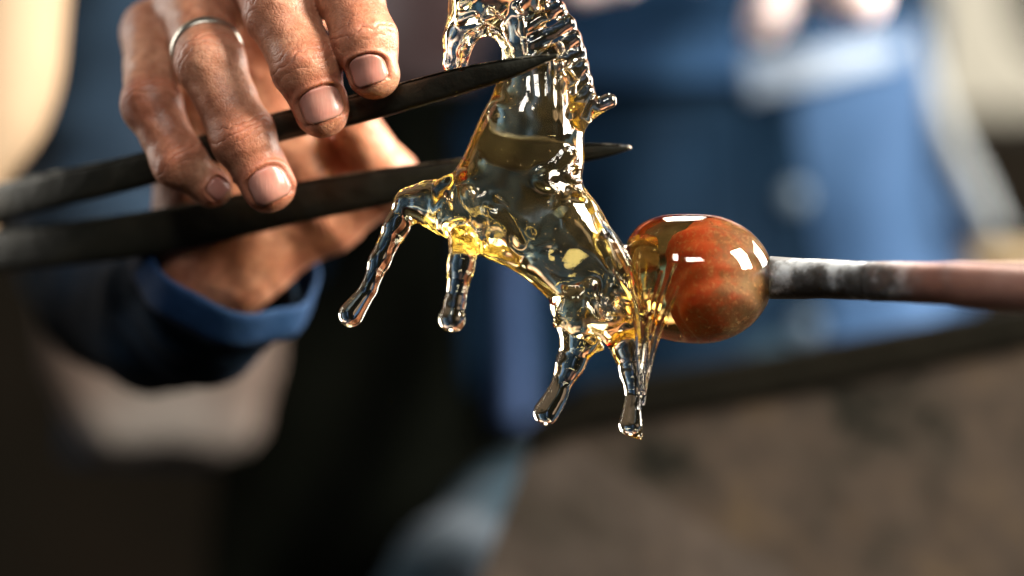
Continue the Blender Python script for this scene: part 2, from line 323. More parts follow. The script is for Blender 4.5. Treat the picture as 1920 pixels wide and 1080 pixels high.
class Grid:
    def __init__(s, lo, hi, h):
        s.lo = np.asarray(lo, float); s.h = h; s.n = np.ceil((np.asarray(hi, float) - s.lo) / h).astype(int) + 1
        ax = [(s.lo[i] + h * np.arange(s.n[i])).astype(np.float32) for i in range(3)]
        s.x, s.y, s.z = ax[0][:, None, None], ax[1][None, :, None], ax[2][None, None, :]
    def field(s): return np.full(s.n, 1e3, np.float32)
    def add(s, F, prim, k=0.0, op='u', margin=45):
        i0 = np.clip(((prim.lo - margin - s.lo) / s.h).astype(int), 0, s.n); i1 = np.clip(((prim.hi + margin - s.lo) / s.h).astype(int) + 2, 0, s.n)
        if (i1 <= i0).any(): return F
        sl = tuple(slice(a, b) for a, b in zip(i0, i1))
        d = prim.ev(s.x[sl[0]], s.y[:, sl[1]], s.z[:, :, sl[2]])
        F[sl] = smin(F[sl], d, k) if op == 'u' else smax(F[sl], -d, k)
        return F
    def mesh(s, F, smooth=2):
        ins = F < 0; nx, ny, nz = F.shape
        c = [ins[i:nx - 1 + i, j:ny - 1 + j, k:nz - 1 + k] for i in (0, 1) for j in (0, 1) for k in (0, 1)]
        cnt = sum(q.astype(np.int8) for q in c); I = np.argwhere((cnt > 0) & (cnt < 8))
        off = np.array([(i, j, k) for i in (0, 1) for j in (0, 1) for k in (0, 1)])
        val = np.stack([F[I[:, 0] + o[0], I[:, 1] + o[1], I[:, 2] + o[2]] for o in off], 1)
        P = np.zeros((len(I), 3)); C = np.zeros(len(I))
        for a in range(8):
            for b_ in range(a + 1, 8):
                if abs(off[a] - off[b_]).sum() != 1: continue
                va, vb = val[:, a], val[:, b_]; cr = (va < 0) != (vb < 0)
                t = np.where(cr, va / np.where(cr, va - vb, 1), 0)
                P += np.where(cr[:, None], off[a] + t[:, None] * (off[b_] - off[a]), 0); C += cr
        P = I + P / C[:, None]
        ids = np.full((nx - 1, ny - 1, nz - 1), -1, np.int64); ids[I[:, 0], I[:, 1], I[:, 2]] = np.arange(len(I))
        Q = []
        for ax in range(3):
            u, v = (ax + 1) % 3, (ax + 2) % 3
            sl0 = [slice(None)] * 3; sl1 = [slice(None)] * 3; sl0[ax] = slice(0, -1); sl1[ax] = slice(1, None)
            A, B = ins[tuple(sl0)], ins[tuple(sl1)]; E = np.argwhere(A != B); fl = A[E[:, 0], E[:, 1], E[:, 2]]
            ok = (E[:, u] > 0) & (E[:, v] > 0) & (E[:, u] < F.shape[u] - 1) & (E[:, v] < F.shape[v] - 1); E, fl = E[ok], fl[ok]
            eu = np.eye(3, dtype=int)[u]; ev = np.eye(3, dtype=int)[v]
            g = lambda e: ids[e[:, 0], e[:, 1], e[:, 2]]
            q = np.stack([g(E - eu - ev), g(E - ev), g(E), g(E - eu)], 1)
            q[~fl] = q[~fl][:, ::-1]; Q.append(q)
        Q = np.vstack(Q)
        for _ in range(smooth):
            acc = np.zeros_like(P); n = np.zeros(len(P))
            for k in range(4):
                a, b_ = Q[:, k], Q[:, (k + 1) % 4]
                for d in range(3): acc[:, d] += np.bincount(a, P[b_, d], len(P)) + np.bincount(b_, P[a, d], len(P))
                n += np.bincount(a, minlength=len(P)) + np.bincount(b_, minlength=len(P))
            P = 0.45 * P + 0.55 * acc / np.maximum(n, 1)[:, None]
        return P * s.h + s.lo, Q

# ================================================================== setting
V, F = prism([(-3000, -2600), (4900, -2600), (4900, 3700), (-3000, 3700)], 9000, 9400)
tag(mesh_obj('wall_back', V, F, M['wall'], smooth=False), kind='structure')
zf = -Z0 / S
V = np.array([(-16000, -9000, zf), (16000, -9000, zf), (16000, 9000, zf), (-16000, 9000, zf)])
tag(mesh_obj('floor', V, [(0, 1, 2, 3)], M['floor'], smooth=False), kind='structure')

# ================================================================== glass horse
def build_horse():
    G = Grid((-345, -150, -310), (285, 150, 640), 3.2); Fd = G.field()
    def c(p, q, f=1.0, k=14, fc=0.0): # p,q = (px,py,w,r)
        G.add(Fd, Cone(pt(*p[:3]), pt(*q[:3]), p[3], q[3], f, fc), k)
    def chain(pts, f=1.0, k=14):
        for p, q in zip(pts, pts[1:]): c(p, q, f, k)
    # head, neck, trunk (flattened front to back)
    nk = spline([(972, -60, 52), (976, 20, 38), (984, 80, 42), (996, 140, 54), (1001, 205, 79), (992, 270, 98), (975, 330, 106), (945, 380, 96)], 22)
    chain([(p[0], p[1], 0, p[2]) for p in nk], 0.66, 16)
    chain([(922, 388, 0, 88), (1040, 440, 0, 90), (1122, 545, 0, 82)], 0.76, 34)
    chain([(945, -50, 0, 70), (903, 0, 0, 62), (866, 70, 0, 34), (850, 118, 0, 22)], 0.62, 14)
    c((958, -60, 0, 30), (975, -130, -14, 10), 1, 10); c((985, -60, 0, 28), (1000, -125, 22, 10), 1, 10)
    G.add(Fd, Cone(pt(906, 132, 0), pt(910, 97, 0), 31, 29, 4.0), 10, 'd')
    # mane: overlapping slanted lobes along the crest, ending in a flick
    inner = [(975, 0), (985, 40), (1002, 70), (1020, 95), (1040, 120), (1056, 145), (1066, 172), (1074, 198), (1080, 222)]
    outer = [(1030, -20), (1055, 15), (1074, 45), (1086, 72), (1094, 98), (1101, 124), (1106, 150), (1110, 172), (1114, 190)]
    for n_, ((a, b_), (e, f_)) in enumerate(zip(inner, outer)):
        wz = -14 if n_ % 2 else -4
        c((a - 6, b_ + 14, wz - 20, 12), (e - 8, f_, wz - 2, 13), 1, 4)
        c((a - 6, b_ + 14, 18, 12), (e - 8, f_, wz + 12, 12), 1, 4)
    chain([(x - 10, y, 0, 13) for x, y in outer], 1, 8)
    chain([(1082, 222, -4, 26), (1112, 203, -6, 15), (1128, 197, -8, 11), (1142, 190, -8, 14.5)], 1, 12)
    # legs
    chain([(905, 385, 4, 64), (845, 388, 10, 55), (800, 380, 20, 39), (767, 380, 28, 26), (742, 425, 30, 23), (712, 490, 32, 18.5), (692, 540, 34, 15.5)], 1, 14)
    c((690, 545, 34, 16), (659, 589, 36, 24.5), 1, 10)
    chain([(885, 405, -30, 48), (874, 450, -58, 30), (864, 500, -66, 23), (855, 560, -72, 19)], 1, 14)
    c((852, 575, -72, 20), (848, 597, -72, 26), 1, 12)
    chain([(1085, 580, 22, 52), (1088, 632, 28, 36), (1070, 680, 30, 25), (1050, 725, 32, 19)], 1, 16)
    c((1042, 745, 32, 22), (1024, 773, 34, 25), 1, 12)
    c((1100, 640, 26, 22), (1128, 652, 24, 7), 1, 12)
    chain([(1160, 600, -28, 50), (1174, 655, -34, 24), (1182, 700, -36, 17), (1187, 745, -38, 14)], 1, 16)
    c((1186, 760, -38, 16), (1182, 795, -38, 23), 1, 10); c((1184, 800, -38, 15), (1200, 819, -38, 6.5), 1, 8)
    # tool marks: pinched star at the withers, draw lines down the neck, folds on shoulder, belly and haunch
    for e in [(1078, 290, -46), (1084, 316, -44), (1086, 340, -44), (1062, 284, -54), (1060, 368, -62), (1094, 372, -46)]:
        c((1016, 336, -68, 8), (*e, 7), 1, 8)
    for x0, x1, r in [(1036, 1034, 6), (1052, 1052, 6), (1072, 1074, 6)]:
        zz = -0.66 * math.sqrt(max(78 ** 2 - (x0 - 1004) ** 2, 400)) - 1
        c((x0, 118, zz + 6, r), (x1, 285, zz - 12, r * 0.7), 1, 8)
    for p, q, r in [((838, 345, -24), (900, 425, -60), 12), ((905, 455, -36), (985, 500, -42), 12), ((1000, 500, -54), (1075, 565, -60), 11), ((1135, 455, -54), (1172, 545, -56), 10),
                    ((1085, 560, -58), (1140, 622, -56), 12), ((1055, 600, -30), (1110, 640, -38), 10), ((1150, 590, -58), (1196, 560, -40), 10),
                    ((900, 350, 58), (990, 420, 62), 12), ((1050, 430, 60), (1150, 520, 56), 12), ((940, 210, 44), (1050, 250, 50), 10)]:
        c((*p, r), (*q, r * 0.7), 1, 24)
    for p, q, r in [((822, 372, 44), (900, 440, 40), 12), ((850, 430, -30), (935, 452, -46), 10), ((880, 360, -66), (905, 435, -66), 9), ((915, 400, 66), (985, 470, 60), 11), ((940, 395, -66), (975, 455, -62), 8),
                    ((1040, 570, 50), (1120, 630, 46), 11), ((1100, 540, 62), (1180, 590, 52), 11), ((1108, 535, -64), (1098, 610, -54), 9), ((1150, 530, -60), (1120, 615, -56), 8), ((1060, 575, -50), (1040, 610, -30), 8), ((800, 395, -12), (850, 440, -24), 9), ((865, 330, -40), (880, 395, -60), 8)]:
        c((*p, r), (*q, r * 0.8), 1, 11)
    for cx, cy_, cw, r in [(860, 410, -34, 30), (925, 428, -52, 24), (1075, 590, -46, 26), (1128, 590, -58, 22), (1015, 336, -68, 10)]:
        c((cx, cy_, cw, r), (cx + 6, cy_ + 5, cw, r), 1, 24)
    # crisp little folds where the gathered glass was pinched: chest, belly seam, haunch; bead round the jaw arch
    jr = random.Random(11)
    for (cx, cy_, sx_, sy_, wz, n_) in [(880, 405, 55, 40, -52, 8), (960, 455, 60, 30, -50, 7), (1095, 585, 55, 42, -54, 9), (1165, 535, 25, 50, -52, 7), (1050, 325, 30, 40, -58, 6), (900, 400, 55, 45, 52, 7), (1110, 570, 60, 50, 52, 8)]:
        for _ in range(n_):
            a_ = jr.uniform(-0.5, 2.2); ln = jr.uniform(14, 38); x0 = cx + jr.uniform(-sx_, sx_); y0 = cy_ + jr.uniform(-sy_, sy_); ex, ey = math.cos(a_) * ln, math.sin(a_) * ln
            i_ = np.clip(((pt(x0, y0, 0) - G.lo) / G.h).astype(int), 0, G.n - 1); col = Fd[i_[0], :, i_[2]]; ins_ = np.where(col < 0)[0]
            if len(ins_) == 0: continue
            ws = G.lo[1] + G.h * (ins_[0] if wz < 0 else ins_[-1]); sg = 1 if wz < 0 else -1
            r_ = jr.uniform(4.5, 8.5)
            if jr.random() < 0.35: G.add(Fd, Cone(pt(x0, y0, ws - 2 * sg), pt(x0 + ex, y0 + ey, ws - 3 * sg), r_, r_ * 0.7), 5, 'd')
            else: c((x0, y0, ws + 2 * sg, r_), (x0 + ex, y0 + ey, ws + 5 * sg, r_ * 0.5), 1, 5)
    chain([(868, 128, -14, 8), (872, 98, -20, 9), (886, 70, -28, 10), (912, 54, -34, 10), (938, 66, -36, 10), (952, 92, -36, 9), (957, 124, -34, 8)], 1, 5)
    chain([(868, 128, 14, 8), (872, 98, 20, 9), (886, 70, 28, 10), (912, 54, 34, 10), (938, 66, 36, 10), (952, 92, 36, 9), (957, 124, 34, 8)], 1, 5)
    for a_, b_ in [((866, 10, -36), (900, -10, -40)), ((862, 40, -26), (890, 30, -36)), ((920, 20, -42), (945, 35, -42)), ((905, 30, 36), (945, 10, 40)), ((975, 20, -42), (985, 100, -42))]: c((*a_, 8), (*b_, 6), 1, 5)
    c((1140, 548, 0, 58), (1205, 522, 0, 66), 0.8, 30)
    # hand-worked waviness
    X, Y, Z = G.x, G.y, G.z
    near = np.abs(Fd) < 14
    wv = 1.7 * np.sin(X / 24 + 1.3 * np.sin(Z / 29)) * np.sin(Z / 30 + np.sin(X / 43)) * np.cos(Y / 23 + Z / 60) + 0.15 * np.sin(X / 9.5 + Z / 13) * np.sin(Z / 11 - Y / 15 + X / 40)
    wv = wv * np.where(((Z < 95) & (X < -45)) | (Z < -115), 0.25, 1.0)      # the drawn legs stay smooth
    Fd = np.where(near, Fd + wv.astype(np.float32), Fd)
    V, Q = G.mesh(Fd, 3)
    base = pt(930, 830, 0)
    ax_ = [pt(1000, 230), pt(975, 310), pt(930, 385), pt(1040, 440), pt(1122, 545), pt(1122, 600)]; dm = np.full(len(V), 1e9)
    for a, b_ in zip(ax_, ax_[1:]):
        d = b_ - a; t = np.clip(((V - a) @ d) / (d @ d), 0, 1); dm = np.minimum(dm, np.linalg.norm((V - a - t[:, None] * d) * [1, 0.6, 1], axis=1))
    cloud = 0.012 * np.clip((125 - dm) / 60, 0, 1) + 0.006
    h = mesh_obj('glass_horse', V, Q, M['glass'], origin=base, attrs={'cloud': cloud})
    tag(h, 'half-finished golden clear glass horse pinched by the tongs, four stubby legs hanging', 'glass horse')
    # tail: drawn strands lying over the haunch and splaying behind the rear leg
    strands = [
        [(1118, 395, -44, 3), (1150, 450, -62, 5), (1185, 520, -72, 6), (1205, 580, -74, 6), (1212, 660, -62, 5), (1206, 760, -56, 3)],
        [(1130, 415, -40, 3), (1168, 470, -58, 5), (1198, 535, -70, 6), (1206, 600, -78, 5), (1204, 690, -66, 4), (1199, 770, -58, 3)],
        [(1150, 505, -72, 2.5), (1178, 545, -80, 4), (1194, 600, -82, 5), (1198, 680, -70, 4), (1203, 745, -60, 2.5)],
        [(1264, 494, -96, 6.5), (1258, 512, -94, 4.5), (1236, 575, -84, 4), (1216, 650, -70, 4), (1208, 740, -60, 3)],
        [(1244, 508, -92, 2.5), (1230, 560, -86, 4), (1212, 630, -76, 4), (1203, 720, -64, 3)],
        [(1271, 535, -98, 2.5), (1254, 575, -92, 4), (1232, 630, -80, 4), (1214, 700, -66, 3)],
        [(1268, 552, -104, 2), (1246, 600, -92, 3.5), (1224, 660, -76, 3.5), (1210, 730, -64, 2.5)],
        [(1196, 490, -78, 2.5), (1202, 540, -84, 4), (1206, 610, -84, 4), (1206, 680, -70, 3)],
        [(1222, 540, -88, 2), (1216, 590, -88, 3.5), (1208, 650, -78, 3), (1203, 700, -68, 2.5)],
    ]
    for st in strands:
        P = spline([(*pt(a, b_, c_), r) for a, b_, c_, r in st], 34)
        Vt, Ft = tube(P[:, :3], list(P[:, 3] * 1.35), 10)
        o = mesh_obj('tail_strand', Vt, Ft, M['glass'], h); fix_normals(o)
    # seeds: tiny air bubbles frozen in the trunk and neck
    Vb = []; Fb = []
    for _ in range(70):
        k = random.random()
        if k < 0.4: px, py = random.uniform(940, 1030), random.uniform(150, 320)
        elif k < 0.85: px = random.uniform(0, 1); px, py = 985 + 120 * px + random.uniform(-35, 35), 385 + 110 * px + random.uniform(-35, 35)
        else: px, py = random.uniform(1080, 1160), random.uniform(520, 600)
        r = random.uniform(0.6, 1.35); v, f = ellipsoid(pt(px, py, random.uniform(-42, 30)), (r, r, r), 8, 5)
        Fb += [tuple(i + len(Vb) for i in q) for q in f]; Vb += v.tolist()
    o = mesh_obj('air_bubbles', Vb, Fb, M['bubble'], h); fix_normals(o); o['kind'] = 'stuff'
    return h
horse = build_horse()

# ================================================================== punty rod with its gather of glass
def build_rod():
    r0 = root_empty('punty_rod', pt(1448, 522, 0))
    tag(r0, 'iron punty rod with flaking silver end and a round red-cored glass gather behind the horse', 'punty rod')
    # gather: slightly drop-shaped ball pulled out towards the horse
    V, F = ellipsoid((0, 0, 0), (1, 1, 1), 72, 48); c = pt(1312, 524, 0)
    V = np.array(V); x = V[:, 0]
    f = 1 + 0.05 * np.sin(3 * V[:, 2] + 1) * (1 - x * x) * 0.4
    V = np.stack([V[:, 0] * 137, V[:, 1] * 122 * f, V[:, 2] * 124 * f], 1)
    lf = np.clip(-x, 0, 1); rad = np.sqrt(np.maximum(1 - x * x, 1e-9)); want = np.where(x < 0, (np.maximum(1 - lf ** 2.7, 0)) ** (1 / 2.7), rad); sc = np.where(rad > 1e-3, want / rad, 1)
    V[:, 1:] *= np.minimum(sc, 3.0)[:, None]; V[:, 0] -= 8 * lf; V[:, 2] += 6 * lf
    V += 1.4 * np.sin(V[:, [2, 0, 1]] / 31 + 1)
    o = mesh_obj('gather', V + c, F, M['gather'], r0); fix_normals(o)
    V, F = ellipsoid((0, 0, 0), (1, 1, 1), 56, 36)
    V = np.array(V); wob = 1 + 0.05 * np.sin(4 * V[:, 1] + 3 * V[:, 2]) + 0.04 * np.sin(7 * V[:, 2] - 2) + 0.03 * np.sin(13 * V[:, 2] + 9 * V[:, 1])
    cc = pt(1340, 526, 6)
    o2 = mesh_obj('rusty_core', V * np.array([82, 82, 84]) * wob[:, None] + cc, F, M['core'], o); fix_normals(o2)
    Vb = []; Fb = []
    for _ in range(60):
        th = random.uniform(0, 2 * math.pi); ph = random.uniform(-0.9, 1.2); rr_ = random.uniform(90, 112); q = np.array([math.sin(ph) * rr_, -abs(math.cos(ph) * math.cos(th)) * rr_ * .9, math.cos(ph) * math.sin(th) * rr_ * .9]); rb = random.uniform(0.7, 2.6)
        v, f = ellipsoid(c + q, (rb, rb, rb), 8, 5); Fb += [tuple(i + len(Vb) for i in t) for t in f]; Vb += v.tolist()
    ob = fix_normals(mesh_obj('air_bubbles', Vb, Fb, M['bubble'], o)); ob['kind'] = 'stuff'
    # shaft
    P = [(1436, 520, 0, 39), (1450, 521, -4, 40), (1500, 522, -30, 38), (1560, 524, -66, 36.5), (1640, 527, -120, 35.5)]
    C = spline([(*pt(a, b_, c_), r) for a, b_, c_, r in P], 40)
    V, F = tube(C[:, :3], list(C[:, 3]), 36, fn=lambda i, a: 1 + 0.014 * math.sin(3 * a + i * .35) + 0.006 * math.sin(7 * a - i * .6))
    fix_normals(mesh_obj('scaly_tip', V, F, M['rod'], r0))
    P = [(1634, 527, -117, 36.5), (1700, 529.5, -170, 37), (1770, 532, -235, 38), (1815, 535, -280, 41.5), (1920, 541, -390, 42), (2300, 556, -800, 42)]
    C = spline([(*pt(a, b_, c_), r) for a, b_, c_, r in P], 40)
    V, F = tube(C[:, :3], list(C[:, 3]), 36, fn=lambda i, a: 1 + 0.012 * math.sin(3 * a + i * .5))
    fix_normals(mesh_obj('shaft', V, F, M['rod'], r0))
build_rod()

# ================================================================== steel tongs
def upper_w(x): return 360 - 0.41 * x + 160 * (max(0, 320 - x) / 320) ** 2
def lower_w(x): return 410 - 0.27 * x + 160 * (max(0, 320 - x) / 320) ** 2
RECT = [(math.copysign(abs(math.cos(a)) ** 0.45, math.cos(a)), math.copysign(abs(math.sin(a)) ** 0.45, math.sin(a))) for a in [2 * math.pi * k / 20 for k in range(20)]]
def build_tongs():
    r0 = root_empty('steel_tongs', pt(0, 430, 380)); tag(r0, 'long blackened steel tongs gripped by the hand, blade tips pinching the glass horse', 'tongs')
    # (px, py, half height)
    up = [(-420, 486, 36), (0, 380, 35), (270, 318, 31), (520, 240, 27), (660, 208, 26), (850, 156, 24), (950, 131, 18), (1010, 114, 9), (1046, 104, 3)]
    lo = [(-420, 520, 40), (0, 472, 40), (300, 434, 42), (560, 380, 38), (700, 354, 35), (850, 326, 26), (1000, 298, 22), (1095, 287, 17), (1150, 281, 10), (1178, 277, 4)]
    for nm, path, wf, hd in (('upper_blade', up, upper_w, 20), ('lower_blade', lo, lower_w, 20)):
        P = spline([(*pt(x, y, wf(x)), h * (1 + wf(x) / D), max(min(hd, h * 1.1), 2.5)) for x, y, h in path], 90)
        V, F = tube(P[:, :3], [(p[4], p[3]) for p in P], 20, prof=RECT)
        b_ = fix_normals(mesh_obj(nm, V, F, M['steel'], r0))
        E = np.array([p[:3] + np.array([-0.23 * p[3], -p[4] * 0.9, p[3] * 0.93]) for p in P[8:84]])
        V, F = tube(E, [1.9] * len(E), 6); fix_normals(mesh_obj('worn_edge', V, F, M['steel2'], b_))
        if nm == 'upper_blade':   # worn bright lower arris
            E = np.array([p[:3] + np.array([0.23 * p[3], -p[4] * 0.55, -p[3] * 0.97]) for p in P[20:82]])
            V, F = tube(E, [1.8] * len(E), 6); fix_normals(mesh_obj('worn_edge', V, F, M['edge'], b_))
        else:
            t = pt(1179, 277, wf(1179)); V, F = ellipsoid(t, (5, 5, 5), 12, 8); fix_normals(mesh_obj('bright_tip', V, F, M['edge'], b_))
    # spring bow joining the blades, left of the picture
    P = spline([(*pt(-400, 482, upper_w(-400)), 36), (*pt(-620, 520, 620), 36), (*pt(-720, 545, 640), 36), (*pt(-620, 545, 600), 38), (*pt(-400, 518, lower_w(-400)), 40)], 30)
    V, F = tube(P[:, :3], [(20, p[3]) for p in P], 20, prof=RECT); fix_normals(mesh_obj('spring_bow', V, F, M['steel'], r0))
build_tongs()

# ================================================================== person
# hand skeleton: joints as (px, py, w, r)
FING = {
    'index':  [(600, -135, 262, 74), (652, -20, 70, 65), (684, 78, 16, 59), (701, 138, 14, 48)],
    'middle': [(470, -95, 292, 76), (527, 22, 92, 70), (574, 128, 38, 63), (603, 207, 42, 51)],
    'ring':   [(362, 5, 312, 72), (394, 118, 122, 65), (456, 258, 82, 60), (503, 348, 84, 51)],
    'little': [(288, 62, 345, 66), (284, 196, 168, 56), (336, 305, 130, 50), (396, 350, 150, 39)],
    'thumb':  [(470, 470, 410, 95), (612, 405, 392, 76), (724, 335, 350, 62), (672, 248, 318, 50)],
}
WRIST = (405, 505, 440, 100)
NAILS = {'index': (685, 129, 35, 28), 'middle': (602, 193, 40, 32), 'ring': (502, 345, 38, 33), 'little': (404, 352, 20, 20)}
def build_person():
    G = Grid(pt(165, 720, 0) * [1, 0, 1] + [-60, -80, -60], pt(860, -260, 0) * [1, 0, 1] + [60, 640, 60], 3.6)
    palm = G.field(); w0 = pt(*WRIST[:3]); knobs = []
    for n_ in ('index', 'middle', 'ring', 'little'):
        j = FING[n_][0]; G.add(palm, Cone(pt(*j[:3]), w0, j[3] * 0.86, 84), 60, margin=80)
    G.add(palm, Cone(w0, pt(385, 575, 560), 98, 94), 50, margin=80)
    G.add(palm, Cone(pt(380, 430, 420), pt(470, 470, 400), 92, 92), 60, margin=80)
    G.add(palm, Cone(pt(452, 535, 372), pt(446, 540, 380), 40, 40), 30)          # wrist bone
    G.add(palm, Cone(pt(600, 395, 392), pt(545, 235, 372), 74, 72), 50, margin=80)
    allf = palm.copy(); fields = {}
    for n_, js in FING.items():
        f = G.field()
        for a, b_ in zip(js, js[1:]): G.add(f, Cone(pt(*a[:3]), pt(*b_[:3]), a[3] * (0.97 if a is not js[0] else .92), b_[3] * 0.97), 16)
        for q in js[1:-1]:                                                        # knuckles a little proud
            p = pt(*q[:3]); G.add(f, Cone(p + [0, -4, 3], p + [0, -3, 4], q[3] * 0.99, q[3] * 0.99), 18)
        # finger pad behind the nail
        a, b_ = pt(*js[-2][:3]), pt(*js[-1][:3]); mid = a * 0.3 + b_ * 0.7
        G.add(f, Cone(mid + [0, 10, 0], b_ + [0, 6, 0], js[-1][3] * 0.97, js[-1][3] * 0.93), 14)
        allf = np.minimum(allf, smin(f, palm, 34.0))
    V, Q = G.mesh(allf, 2)
    # trilinear sampler for placing nails
    def samp(p):
        q = (p - G.lo) / G.h; i = np.clip(np.floor(q).astype(int), 0, G.n - 2); f = q - i; r = 0
        for a in (0, 1):
            for b_ in (0, 1):
                for c_ in (0, 1):
                    r = r + allf[i[:, 0] + a, i[:, 1] + b_, i[:, 2] + c_] * (f[:, 0] if a else 1 - f[:, 0]) * (f[:, 1] if b_ else 1 - f[:, 1]) * (f[:, 2] if c_ else 1 - f[:, 2])
        return r
    def march(p, d, n=60):
        p = p.copy()
        for _ in range(n): p += d * np.clip(samp(p), -8, 8)[:, None] * 0.8
        return p
    nail_parts = []; grime = np.zeros(len(V)); ruddy = np.zeros(len(V)); disp = np.zeros(len(V)); cu = np.zeros(len(V)); cw = np.zeros(len(V))
    # vertex normals
    fn = np.cross(V[Q[:, 2]] - V[Q[:, 0]], V[Q[:, 3]] - V[Q[:, 1]]); vn = np.zeros_like(V)
    for k in range(4):
        for d in range(3): vn[:, d] += np.bincount(Q[:, k], fn[:, d], len(V))
    vn /= np.linalg.norm(vn, axis=1)[:, None] + 1e-9
    for n_, (px, py, hw, hl) in NAILS.items():
        js = FING[n_]; a, b_ = pt(*js[-2][:3]), pt(*js[-1][:3]); wj = js[-1][2]
        p0 = pt(px, py, wj - 75); c = march(p0[None], np.array([0, 1.0, 0]))[0]
        e = 2.0; gr = np.array([samp((c + e * v)[None])[0] - samp((c - e * v)[None])[0] for v in np.eye(3)]); nn = gr / np.linalg.norm(gr)
        d = b_ - a; d -= nn * (d @ nn); d /= np.linalg.norm(d); s = np.cross(d, nn)
        # grid
        nu, nv = 23, 23; us = np.linspace(-1, 1, nu); vs = np.linspace(-1, 1, nv); P = []; tipn = []
        for v in vs:
            half = math.sqrt(max(1 - abs(v) ** 3.2, 0)) if v < 0 else (1 - 0.42 * max(v - 0.55, 0) ** 2 * 4)
            if v < 0: half = max(half, 0.30)
            for u in us:
                P.append(c + s * (u * hw * half) + d * (v * hl)); 
        P = np.array(P); Hh = march(P + nn * 22, -nn[None].repeat(len(P), 0))
        uu = np.tile(us, nv); vv = np.repeat(vs, nu); rr = np.maximum(np.abs(uu), np.abs(vv) * (vv < 0.9))
        lift = 2.2 + 1.8 * np.clip(vv, 0, 1) ** 2 - 4.5 * np.clip((np.abs(uu) - 0.86) / 0.14, 0, 1) ** 2 - 4.0 * np.clip((-vv - 0.86) / 0.14, 0, 1) ** 2
        top = Hh + nn * lift[:, None]; bot = Hh - nn * 4.0
        VV = np.vstack([top, bot]); FF = []
        n1 = nu * nv
        for j in range(nv - 1):
            for i in range(nu - 1):
                q = (j * nu + i, j * nu + i + 1, (j + 1) * nu + i + 1, (j + 1) * nu + i); FF.append(q); FF.append(tuple(x + n1 for x in q[::-1]))
        bd = [i for i in range(nu)] + [j * nu + nu - 1 for j in range(1, nv)] + [(nv - 1) * nu + i for i in range(nu - 2, -1, -1)] + [j * nu for j in range(nv - 2, 0, -1)]
        for x, y in zip(bd, bd[1:] + bd[:1]): FF.append((x, x + n1, y + n1, y))
        tn = np.clip((vv - 0.86) / 0.1, 0, 1) * 0.8 + 0.5 * np.clip((np.abs(uu) - 0.9) / 0.1, 0, 1); nail_parts.append((VV, FF, np.concatenate([tn, tn])))
        # nail fold in the skin
        rel = V - c; u = rel @ s / hw; v = rel @ d / hl; hgt = rel @ nn
        r = np.where(v < 0, (np.abs(u) ** 2.6 + np.abs(v) ** 2.6) ** (1 / 2.6), np.maximum(np.abs(u), np.abs(v) ** 3))
        m = (np.abs(hgt) < 45) & (r < 1.9)
        side = np.clip(1.1 - np.maximum(v, 0) * 0.9, 0, 1)
        disp += np.where(m, (-4.0 * np.exp(-((r - 1.02) / 0.07) ** 2) + 3.2 * np.exp(-((r - 1.22) / 0.12) ** 2)) * side - 3.0 * (r < 0.98), 0)
        grime = np.maximum(grime, np.where(m, 0.75 * np.exp(-((r - 1.05) / 0.07) ** 2), 0))
        ruddy = np.maximum(ruddy, np.where(m, 0.5 * np.exp(-((r - 1.3) / 0.45) ** 2), 0))
    # knuckle creases
    for n_, js in FING.items():
        for k in (1, 2):
            J = pt(*js[k][:3]); d = pt(*js[k + 1][:3]) - pt(*js[k - 1][:3]); d /= np.linalg.norm(d); rel = V - J; t = rel @ d
            R = js[k][3]; rad = np.linalg.norm(rel - t[:, None] * d, axis=1)
            w_ = np.exp(-(t / (R * 0.34)) ** 2) * (rad < R * 1.35) * np.clip(0.15 + -vn[:, 1] * 0.9 + vn[:, 2] * 0.5, 0, 1)
            cu = np.where(w_ > cw, t, cu); cw = np.maximum(cw, w_)
            ruddy = np.maximum(ruddy, 0.4 * w_)
    V = V + vn * disp[:, None]
    wv = 0.9 * np.sin(V[:, 0] / 13 + 1.7 * np.sin(V[:, 2] / 17)) * np.sin(V[:, 2] / 15 + V[:, 1] / 19); V = V + vn * wv[:, None]
    # ---- the rest of the body under the clothes, coarse, with the left arm and hand
    B = Grid((-2300, 300, -2200), (2600, 4800, 2600), 44); f = B.field()
    def bc(p, q, k=120): B.add(f, Cone(pt(*p[:3]), pt(*q[:3]), p[3], q[3]), k, margin=200)
    for p, q in zip([(370, 585, 560, 100), (300, 580, 800, 120), (225, 530, 1120, 125), (200, 400, 1380, 130), (215, 140, 1600, 145), (265, -310, 2100, 190), (960, -480, 3000, 480)],
                    [(300, 580, 800, 120), (225, 530, 1120, 125), (200, 400, 1380, 130), (215, 140, 1600, 145), (265, -310, 2100, 190), (960, -480, 3000, 480), (960, -480, 3000, 480)]): bc(p, q)
    bc((960, -500, 3050, 520), (960, 500, 3100, 640)); bc((700, -420, 2950, 420), (1220, -420, 2950, 420)); bc((700, 560, 3100, 560), (1250, 560, 3100, 560))
    for p, q in zip([(1380, -400, 2800, 300), (1900, -420, 2700, 210), (1750, -420, 2250, 140)], [(1900, -420, 2700, 210), (1750, -420, 2250, 140), (1640, -200, 1980, 120)]): bc(p, q)
    Vb, Qb = B.mesh(f, 2)
    H = Grid(pt(1000, 130, 1900) * [1, 0, 1] + [0, 1500, 0], pt(1760, -330, 1900) * [1, 0, 1] + [0, 2400, 0], 12); f2 = H.field()
    LW = pt(1640, -230, 1950)
    H.add(f2, Cone(LW, pt(1500, -150, 1930), 130, 130), 0, margin=80)
